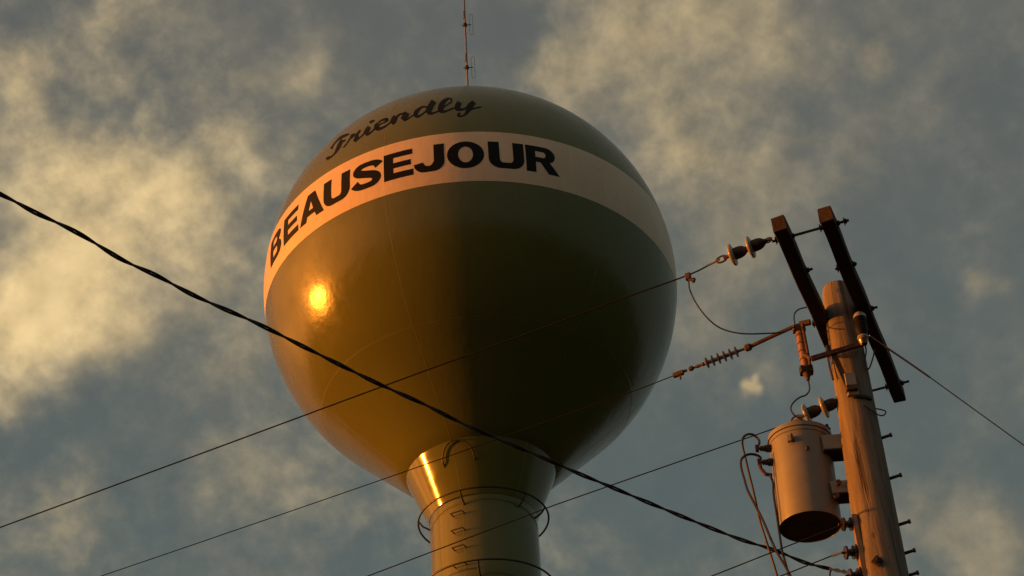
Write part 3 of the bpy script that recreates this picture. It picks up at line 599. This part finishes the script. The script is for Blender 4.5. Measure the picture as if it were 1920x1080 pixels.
# ================================================================== transformer
TY = PY + 0.20
tb = at_y(1519.5, 988, TY); tr = 0.201
tt = Vector((tb.x, tb.y, at_y(1499, 826, TY).z)); tt.x = at_y(1499.5, 826, TY).x
tax = (tt - tb); TL = tax.length; tax.normalize()
trf = thing('transformer', tb, 'grey cylindrical transformer can hanging on the left side of the wooden pole', 'transformer')
MB().lathe(tb, tax, [(.003, .15), (.003, tr - .006), (0, tr - .005), (0, tr - .002), (.006, tr), (TL, tr)], 96).build('tank_body', 'tankgrey', trf, angle=40)
MB().lathe(tb, tax, [(.000, 0), (.001, .15), (.0015, tr - .008)], 64).build('tank_bottom_shade', 'dark', trf)  # dark disc over the grey bottom, painting in the shade under the can
lid = MB().lathe(tt, tax, [(-.012, tr + .002), (-.012, tr + .012), (.018, tr + .012), (.024, tr + .002), (.045, tr * .85), (.07, tr * .4), (.075, .01)], 96).build('tank_lid', 'tankgrey', trf, angle=30)
MB().lathe(tt, tax, [(-.045, tr), (-.040, tr + .006), (-.018, tr + .006), (-.013, tr)], 96).build('rim_band', 'tankgrey', trf, angle=30)
def onwall(x, y, out=0.0):
    """point of the can's wall (or out metres off it) seen at a spot of the photograph"""
    r = ray(x, y); rr = tr + out
    ox, oy = CAM.x - tb.x, CAM.y - tb.y
    a = r.x ** 2 + r.y ** 2; b = r.x * ox + r.y * oy; c = ox * ox + oy * oy - rr * rr
    Dd = max(0.0, b * b - a * c); return CAM + r * ((-b - math.sqrt(Dd)) / a)
def radial(p): return Vector((p.x - tb.x, p.y - tb.y, 0)).normalized()
for (x, y, r_, ln, mt, nm) in ((1513, 841, .013, .022, 'rust', 'plug'),):
    p = onwall(x, y); MB().lathe(p - radial(p) * .004, radial(p), [(0, r_), (ln, r_), (ln + .004, r_ * .6)], 12).build(nm, mt, trf)
p = onwall(1481, 824); n_ = radial(p); tx_ = Z.cross(n_)
lug = MB().box(p + n_ * .012, tx_, n_, Z, .030, .026, .045, .003).build('lifting_lug', 'tankgrey', trf, smooth=False)
MB().box(p + n_ * .018 + tx_ * .022, tx_, n_, Z, .008, .030, .050).build('lug_edge', 'dark', lug, smooth=False)
# hanger brackets between can and pole
for (x0, y0, x1, y1, hh, ww) in ((1546, 842, 1584, 833, .115, .13), (1563, 925, 1601, 915, .095, .11)):
    u = at_y(x0, y0, TY - .12); v = at_y(x1, y1, TY - .12); d = Vector(((v - u).x, 0, 0)).normalized(); c = (u + v) / 2; ln = (v - u).length + .03
    hb = MB().box(c, Vector((0, 1, 0)), Z, d, ww, hh, ln, .006).build('hanger_bracket', 'tankgrey', trf, smooth=False)
    MB().box(c - Z * (hh / 2 + .006), Vector((0, 1, 0)), Z, d, ww + .02, .010, ln).build('bracket_flange', 'dark', hb, smooth=False)
    MB().box(v + d * .000 + Vector((0, -ww / 2 - .006, 0)), d, Vector((0, 1, 0)), Z, .045, .012, hh * .95).build('bracket_pad', 'rust', hb, smooth=False)
for x, y in ((1572, 905), (1568, 930)):
    p = at_y(x, y, TY - .20); MB().lathe(p + Vector((0, .05, 0)), Vector((0, -1, 0)), [(0, .010), (.05, .010), (.05, .02), (.062, .02)], 6).build('bracket_bolt', 'rust', trf, smooth=False)
# low-voltage bushings on the left wall
def bushing(x, y, name, ln=.07):
    c = at_y(x + 12, y, TY); base = Vector((tb.x - tr * .97, TY - .03, c.z)); d = Vector((-1, -.12, 0)).normalized()
    o = MB().lathe(base - d * .02, d, [(0, .026), (.03, .026), (.032, .018), (.045, .022), (.05, .016), (.065, .02), (.07, .010), (.02 + ln, .010)], 14).build(name, 'dark', trf)
    e = base + d * ln
    MB().box(e, Vector((0, 1, 0)), Z, d, .03, .045, .022, .003).build('terminal_clamp', 'rust', o, smooth=False)
    return e
e1 = bushing(1434, 845, 'low_voltage_bushing'); e2 = bushing(1435, 871, 'low_voltage_bushing')
MB().tube([e2, e2 + Vector((.004, 0, -.05)), e2 + Vector((.03, .0, -.095)), e2 + Vector((.07, .01, -.10))], .013, 8).build('ground_strap', 'rust', trf)
# high-voltage bushing and small arrester on the lid
hv = at_y(1521, 800, TY); hv = Vector((hv.x, hv.y, tt.z + .02))
ht = at_y(1521, 792, TY)
MB().lathe(hv, Z, [(0, .022), (.02, .022), (.028, .028), (.036, .016), (.046, .024), (.054, .014), (max(.09, ht.z - hv.z), .012)], 16).build('high_voltage_bushing', 'porcelain', lid, origin=hv)
la = Vector((at_y(1547, 812, TY - .05).x, TY - .05, tt.z - .01))
MB().lathe(la, Vector((.25, -.1, 1)), [(0, .022), (.015, .030), (.02, .02), (.035, .030), (.04, .02), (.055, .030), (.06, .018), (.085, .010)], 12).build('lid_arrester', 'dark', lid, origin=la)

# ================================================================== overhead lines
WD = Vector((-0.905, 0.425, 0)).normalized()                             # run of the line, across the arms
def at_run(x, y, P, d=WD):
    """where the line of sight meets the upright plane that holds point P and the run d"""
    n = Vector((d.y, -d.x, 0)); r = ray(x, y); return CAM + r * ((P - CAM).dot(n) / r.dot(n))
def line(name, pts, r, material, label, cat, n=6, group=None):
    return tag(MB().tube(pts, r, n).build(name, material, origin=pts[0]), label, cat, group)
def extend(pts, L, drop):
    d = (pts[-1] - pts[-2]).normalized(); e = pts[-1]
    return pts + [e + d * (L * k / 6) - Z * drop * (k / 6) ** 2 * 0 for k in range(1, 7)]

def eye(mb, c, d, L=.05, wdt=.018, r=.005):
    x, y, dd = frame(d); up = x
    mb.tube([c + dd * (L / 2 * math.cos(u)) + Z * (wdt * math.sin(u)) for u in (2 * math.pi * k / 16 for k in range(16))], r, 6, close=True)
def disc(root, p, d, s=1.0):
    """bell insulator: d points from the wire to the arm"""
    o = MB().lathe(p, d, [(-.016, .012), (-.014, .030), (-.010, .048), (-.012, .060), (-.008, .072), (0, .076), (.008, .074), (.016, .050), (.020, .034)], 32).build('insulator_disc', 'greyglaze', root, origin=p, angle=50)
    MB().lathe(p + d * .018, d, [(0, .040), (.035, .040), (.06, .034), (.08, .020), (.10, .012)], 20).build('insulator_cap', 'dark', o, origin=p)
    return o
def string(label, pa, p1, p2, pe, wire_mat='steel'):
    """dead-end string: arm attachment, near disc, far disc, eye"""
    d = (pa - pe).normalized()
    root = thing('insulator_string', pa, label, 'insulator', 'bell insulator strings ending the line wires')
    disc(root, p1, d); disc(root, p2, d)
    mb = MB(); mb.tube([p1 + d * .10, pa - d * .01], .008, 6); eye(mb, p1 + d * .125, d); mb.build('shackle', 'rust', root)
    mb = MB(); mb.tube([p2 - d * .012, p2 - d * .06], .011, 8); eye(mb, p2 - d * .075, d, .075, .024, .007); mb.build('eye_clamp', 'rust', root)
    return root, d

# --- line wire from the left crossarm
pa = at_z(1449, 447, z0 - .01)
string('string of two glass-grey bell insulators tied to the near tip of the left crossarm', pa, at_run(1407, 463.5, pa), at_run(1373, 478, pa), at_run(1345, 488, pa))
w = [at_run(x, y, pa) for x, y in ((1350, 486), (1335, 494), (1290, 516), (1183, 554), (1000, 621), (735, 718), (400, 842), (0, 989))]
w = w[:1] + smoothline(w[1:], 3)
w = extend(w, 30, 1)
line('line_wire', w, .0052, 'wire', 'thin dark line wire crossing the tank from the upper bell insulators', 'wire')
tw = [at_run(x, y, pa) for x, y in ((1352, 486), (1322, 498))]
cl = at_run(1290, 517, pa)
cm = thing('wire_clamp', cl, 'dark red bolted clamp joining the hanging loop to the upper line wire', 'clamp')
MB().box(cl - Z * .008, WD, Vector((0, 0, 1)).cross(WD), Z, .035, .03, .045, .004).build('clamp_body', 'rust', cm, smooth=False)
MB().lathe(cl + Vector((.0, 0, -.025)), Vector((.8, -.2, -.55)), [(0, .012), (.03, .012), (.032, .018), (.045, .018)], 6).build('clamp_bolt', 'rust', cm, smooth=False)

# --- long rod with sheds between the left crossarm and the second line wire
pb = at_z(1519, 604, z0 - .03)
q = lambda x, y: at_run(x, y, pb)
si = thing('strain_insulator', pb, 'long brown rod with six thin sheds reaching left from the crossarm', 'insulator')
MB().tube([q(1519, 604), q(1487, 613), q(1440, 634), q(1400, 653)], .0145, 10).build('rod', 'rust', si)
u1, u2 = q(1404, 651), q(1262, 704); d = (u2 - u1).normalized(); LL = (q(1320, 682) - u1).length
MB().tube([q(1519, 604) , q(1500, 608)], .022, 8).build('arm_bolt', 'rust', si)
MB().lathe(u1 - d * .02, d, [(0, .016), (.012, .026), (.04, .026), (.052, .014)], 14).build('ball_joint', 'rust', si)
shed0 = (q(1381, 660.5) - u1).length; shed1 = (q(1326, 680) - u1).length
pr_ = [(.02, .010), (shed0 - .02, .010)]
for k in range(6):
    s_ = shed0 + (shed1 - shed0) * k / 5
    pr_ += [(s_ - .006, .014), (s_ - .001, .040), (s_ + .002, .040), (s_ + .007, .014)]
pr_ += [(shed1 + .02, .010)]
MB().lathe(u1, d, pr_, 20).build('shed_core', 'polymer', si, angle=25)
MB().lathe(u1, d, [(shed1 + .015, .011), (shed1 + .03, .015), (shed1 + .045, .009), (shed1 + .07, .013), (shed1 + .09, .008), (shed1 + .12, .008)], 12).build('end_fitting', 'rust', si)
bl = q(1296, 691); MB().lathe(bl - d * .02, d, [(0, .008), (.01, .018), (.03, .018), (.04, .008)], 12).build('ball_eye', 'rust', si)
MB().box(q(1272, 701), frame(d)[0], frame(d)[1], d, .030, .036, .075, .006).build('dead_end_clamp', 'rust', si, smooth=False)
MB().tube([q(1276, 703), q(1276, 711)], .007, 6).build('clamp_bolt', 'rust', si)
MB().tube([q(1288, 694), q(1264, 703)], .010, 6).build('clamp_body', 'dark', si)
w = [q(x, y) for x, y in ((1272, 701), (1200, 729), (1000, 799), (760, 884), (500, 974), (190, 1080), (-100, 1178))]
line('line_wire', extend(w[:1] + smoothline(w[1:], 3), 30, 1), .0036, 'wire', 'thinnest line wire running left from the rod with sheds, across the stem flare', 'wire')

# --- third wire with its bell string on the pole itself
pc = at_y(1574, 750, PY - .02)
q = lambda x, y: at_run(x, y, pc)
string('string of two bell insulators fixed to the pole just above the transformer', pc, q(1545, 764), q(1513, 777), q(1492, 786))
w = [q(x, y) for x, y in ((1497, 785), (1470, 797), (1390, 825), (1200, 891), (1040, 947), (690, 1080), (400, 1186))]
line('line_wire', extend(w, 30, 1), .0040, 'wire', 'line wire leaving the bell insulators above the transformer and passing over the stem', 'wire')
line('wire_tie', [q(1497, 785), q(1483, 792), q(1468, 798)], .0075, 'steel', 'short preformed grip wound on the wire just above the transformer lid', 'grip')
line('wire_tie', [at_run(1348, 487, pa), at_run(1337, 493, pa), at_run(1326, 498, pa)], .0070, 'steel', 'short preformed grip wound on the upper wire beside the bell insulators', 'grip')

# --- spool insulators on the left of the pole, with neutral wires
spool_root = None; spools = []
for i, (x, y, lab) in enumerate(((1588, 983, 'topmost dark spool insulator on the pole, right beside the transformer bottom'), (1593, 1036, 'middle dark spool insulator of the three on the pole'), (1601, 1079, 'lowest dark spool insulator, at the bottom edge, holding the twisted cable'))):
    p = at_y(x, y, PY - .06)
    if spool_root is None:
        d = Vector((-1, -.15, -.05)).normalized()
        spool_root = thing('spool_insulator', p, lab, 'insulator', 'spool insulators down the left of the pole')
        MB().lathe(p - d * .036, d, [(0, .014), (.002, .042), (.014, .044), (.020, .026), (.034, .021), (.048, .026), (.054, .044), (.066, .042), (.068, .014)], 28).build('spool', 'darkglaze', spool_root, origin=p)
        MB().tube([p - d * .10, p + d * .055], .008, 8).build('spool_pin', 'rust', spool_root, origin=p)
        MB().box(p - d * .045 + Z * .0, Vector((0, 1, 0)), Z, d, .05, .09, .008).build('clevis', 'dark', spool_root, origin=p, smooth=False)
    else:
        c = copy_tree(spool_root); c.location = p; c['label'] = lab
    spools.append(p)
q = lambda x, y: at_run(x, y, spools[0])
w = [q(x, y) for x, y in ((1586, 981), (1497, 1016), (1340, 1078), (1100, 1172), (800, 1288))]
line('neutral_wire', extend(w, 25, 1), .0040, 'wire', 'thin wire passing behind the transformer bottom from the topmost spool', 'wire')
q = lambda x, y: at_run(x, y, spools[1])
w = [q(x, y) for x, y in ((1590, 1034), (1560, 1042), (1482, 1073), (1300, 1143), (1000, 1258))]
line('neutral_wire', extend(w, 25, 1), .0040, 'wire', 'thin wire running down left from the middle spool', 'wire')
line('wire_tie', [q(1585, 1034), q(1572, 1038), q(1560, 1042)], .0075, 'steel', 'short grip wound on the wire at the middle spool', 'grip')

# --- black twisted service cable
cp = [(-420, 170), (-200, 270), (0, 364), (65, 398), (146, 437), (229, 487), (294, 517), (370, 557), (481, 606), (573, 652), (702, 716), (795, 758), (880, 800), (1003, 852), (1083, 887), (1148, 914), (1222, 945), (1340, 993), (1399, 1015), (1451, 1031), (1510, 1055), (1559, 1067), (1596, 1078)]
cps = []
for x, y in cp:
    cps.append(at_depth(x, y, 9.6 + (12.55 - 9.6) * max(-.15, x / 1596.0)))
cps[-1] = spools[2] + Vector((-.01, -.03, 0))
cps = extend(list(reversed(cps)), 22, 0)
cl_ = smoothline(cps, 10)
# resample evenly
rs = [cl_[0]]; acc_ = 0.0; stepl = 0.02
for a_, b_ in zip(cl_, cl_[1:]):
    seg = (b_ - a_).length
    while acc_ + seg >= stepl:
        tt_ = (stepl - acc_) / seg; a_ = a_.lerp(b_, tt_); rs.append(a_.copy()); seg = (b_ - a_).length; acc_ = 0.0
    acc_ += seg
svc = thing('service_cable', cps[0], 'thick black twisted service cable sagging across the whole picture in front of the tank', 'cable')
PITCHL = 0.50
for k in range(2):
    pts = []
    for i, p in enumerate(rs):
        dd = (rs[min(i + 1, len(rs) - 1)] - rs[max(i - 1, 0)]).normalized()
        x_, y_, _ = frame(dd); u = 2 * math.pi * (i * stepl / PITCHL + k / 2) + 0.5 + .35 * math.sin(i * .021)
        pts.append(p + (x_ * math.cos(u) + y_ * math.sin(u)) * .0069)
    MB().tube(pts[::2], .0067, 8).build('cable_strand', 'rubber', svc)
# short tail splitting off at the spool
line('cable_tail', smoothline([cps[1], at_depth(1556, 1078, 12.45), at_depth(1560, 1100, 12.4), at_depth(1585, 1130, 12.4)], 5), .006, 'rubber', 'short black tail hanging from the twisted cable near the lowest spool', 'cable')

# --- tap wire going off to the right
z1 = at_y(1636, 632, PY - .1).z
w = [at_z(x, y, z1) for x, y in ((1630, 629), (1660, 650), (1743, 707), (1830, 770), (1920, 835), (2060, 940), (2300, 1130))]
line('tap_wire', w, .0048, 'copper', 'reddish brown wire slanting down right from the crossarm to the picture edge', 'wire')
line('wire_tie', [at_z(1660, 650, z1), at_z(1700, 677, z1), at_z(1743, 707, z1)], .0078, 'copper', 'reddish grip wound on the wire right of the crossarms', 'grip')

# ================================================================== fuse cutout left of the pole
k0 = at_z(1493, 612, z0 - .04)
CY = k0.y
f_t, f_b = at_y(1499, 622, CY), at_y(1511, 690, CY)
cut = thing('fuse_cutout', f_t, 'rust-lit upright porcelain fuse cutout hanging between the rod and the bracket arm', 'fuse cutout')
d = (f_b - f_t).normalized(); L = (f_b - f_t).length
pf = [(0, .018), (.01, .028)]
for k in range(5):
    s_ = .02 + (L - .04) * k / 4
    pf += [(s_, .028), (s_ + .008, .036), (s_ + .018, .036), (s_ + .026, .028)]
pf += [(L + .02, .022)]
MB().lathe(f_t, d, pf, 24).build('porcelain_body', 'porcelain', cut, angle=30)
MB().tube([f_t + Vector((.020, -.045, .03)), f_b + Vector((.024, -.045, -.01))], .010, 8).build('fuse_tube', 'rust', cut)
MB().box(f_t + Z * .022, X, Vector((0, 1, 0)), Z, .085, .05, .04, .006).build('top_contact', 'rust', cut, smooth=False)
MB().box(f_b - Z * .020, X, Vector((0, 1, 0)), Z, .088, .06, .05, .008).build('hinge', 'dark', cut, smooth=False)
MB().lathe(f_b - Z * .045, -Z, [(0, .03), (.02, .022), (.04, .014), (.055, .012)], 12).build('bottom_terminal', 'rust', cut)
MB().tube([f_t.lerp(f_b, .62), b0], .013, 8).build('mounting_band', 'rust', cut)

# arrester at the right end of the bracket arm
s_t, s_b = at_y(1611, 590, YF - .02), at_y(1619, 641, YF - .02); d = (s_b - s_t).normalized(); L = (s_b - s_t).length
sa = thing('surge_arrester', s_b, 'stubby black surge arrester with pale cap in front of the right crossarm', 'surge arrester')
MB().lathe(s_t, d, [(-.012, .012), (-.004, .032), (.012, .042), (.034, .044), (.036, .03)], 24).build('arrester_cap', 'greyglaze', sa)
MB().lathe(s_t + d * .034, d, [(0, .042), (.03, .044), (.034, .040), (.060, .044), (.064, .040), (.09, .044), (.115, .040), (L - .085, .032), (L - .08, .02)], 24).build('arrester_body', 'soot', sa)
MB().lathe(s_b - d * .05, d, [(0, .022), (.008, .036), (.020, .038), (.030, .026), (.040, .032), (.055, .026), (.075, .016)], 20).build('porcelain_foot', 'greyglaze', sa)
MB().box(s_b - Z * .01 + Vector((.0, -.02, 0)), X, Vector((0, 1, 0)), Z, .035, .035, .045, .005).build('terminal', 'rust', sa, smooth=False)

# ================================================================== jumpers
def jumper(pts, r, material, label, name='jumper_wire', cat='wire', n=6):
    return line(name, smoothline(pts, 6), r, material, label, cat)
cA = at_run(1291, 524, pa)
jumper([cA, at_depth(1294, 545, 13.05), at_depth(1308, 573, 12.95), at_depth(1330, 600, 12.88), at_depth(1355, 617, 12.85), at_depth(1392, 625.5, 12.8), at_depth(1440, 625, 12.8), at_depth(1468, 622, 12.85), f_t + Vector((-.03, -.02, .03))], .0052, 'cable', 'drooping loop of wire hanging from the red clamp to the fuse cutout top')
jumper([f_t + Vector((-.02, 0, .03)), at_y(1489, 600, CY), at_y(1490, 588, CY), at_y(1498, 580, CY), at_y(1512, 576, CY + .05)], .0052, 'cable', 'small arched wire curling from the cutout top up to the left crossarm')
jumper([f_b - Z * .09, at_y(1516, 716, CY), at_y(1518, 730, CY), at_y(1512, 740, CY), at_y(1498, 746, CY), at_y(1486, 757, CY), at_y(1483, 768, CY), at_y(1490, 779, CY), at_y(1503, 786, TY - .05), at_y(1513, 792, TY), Vector((hv.x, hv.y, hv.z + .09))], .0055, 'cable', 'wavy wire dropping from the cutout bottom to the transformer lid')
jumper([at_y(1640, 655, PY - .1), at_y(1637, 670, PY - .1), at_y(1631, 688, PY - .1), at_y(1626, 692, PY - .1), at_y(1621, 682, PY - .1), at_y(1624, 660, PY - .1), at_y(1622, 645, PY - .14)], .0055, 'cable', 'small hanging wire loop between pole and right crossarm')
jumper([at_y(1619, 760, PY - .14), at_y(1632, 768, PY - .12), at_y(1645, 777, PY - .1), at_y(1656, 779, PY - .1), at_y(1661, 772, PY - .08), at_y(1652, 768, PY - .05), at_y(1640, 766, PY - .02)], .0048, 'cable', 'little hook of wire sticking out right of the pole below the crossarms')
jumper([e1, at_y(1424, 828, TY), at_y(1415, 817, TY), at_y(1404, 814, TY - .02), at_y(1394, 820, TY - .03), at_y(1392, 834, TY - .03), at_y(1399, 865, TY - .03), at_y(1406, 895, TY - .03), at_y(1412.6, 921, TY - .03), at_y(1420, 955, TY - .03), at_y(1427, 984, TY - .03), at_y(1443, 1034, TY - .03), at_y(1457, 1080, TY - .03), at_y(1478, 1160, TY - .03)], .0085, 'cable', 'plum-brown cable arching highest from the transformer upper bushing and falling out of view', 'service_lead', 'cable')
jumper([e2, at_y(1426, 858, TY - .05), at_y(1414, 852, TY - .06), at_y(1400, 853, TY - .07), at_y(1390, 862, TY - .07), at_y(1390, 878, TY - .07), at_y(1396, 900, TY - .07), at_y(1402.5, 921, TY - .07), at_y(1420, 955, TY - .07), at_y(1432, 979, TY - .07), at_y(1454, 1030, TY - .07), at_y(1482, 1080, TY - .07), at_y(1520, 1165, TY - .07)], .0085, 'cable', 'lower arched brown cable from the transformer second bushing', 'service_lead', 'cable')
jumper([e2 + Vector((.055, .0, -.10)), at_y(1449.3, 905, TY - .02), at_y(1451, 930, TY - .02), at_y(1457, 969, TY - .02), at_y(1466, 1030, TY - .02), at_y(1472, 1053, TY - .02), at_y(1479, 1080, TY - .02), at_y(1498, 1160, TY - .02)], .0085, 'cable', 'straight violet-brown cable hugging the left wall of the transformer', 'service_lead', 'cable')
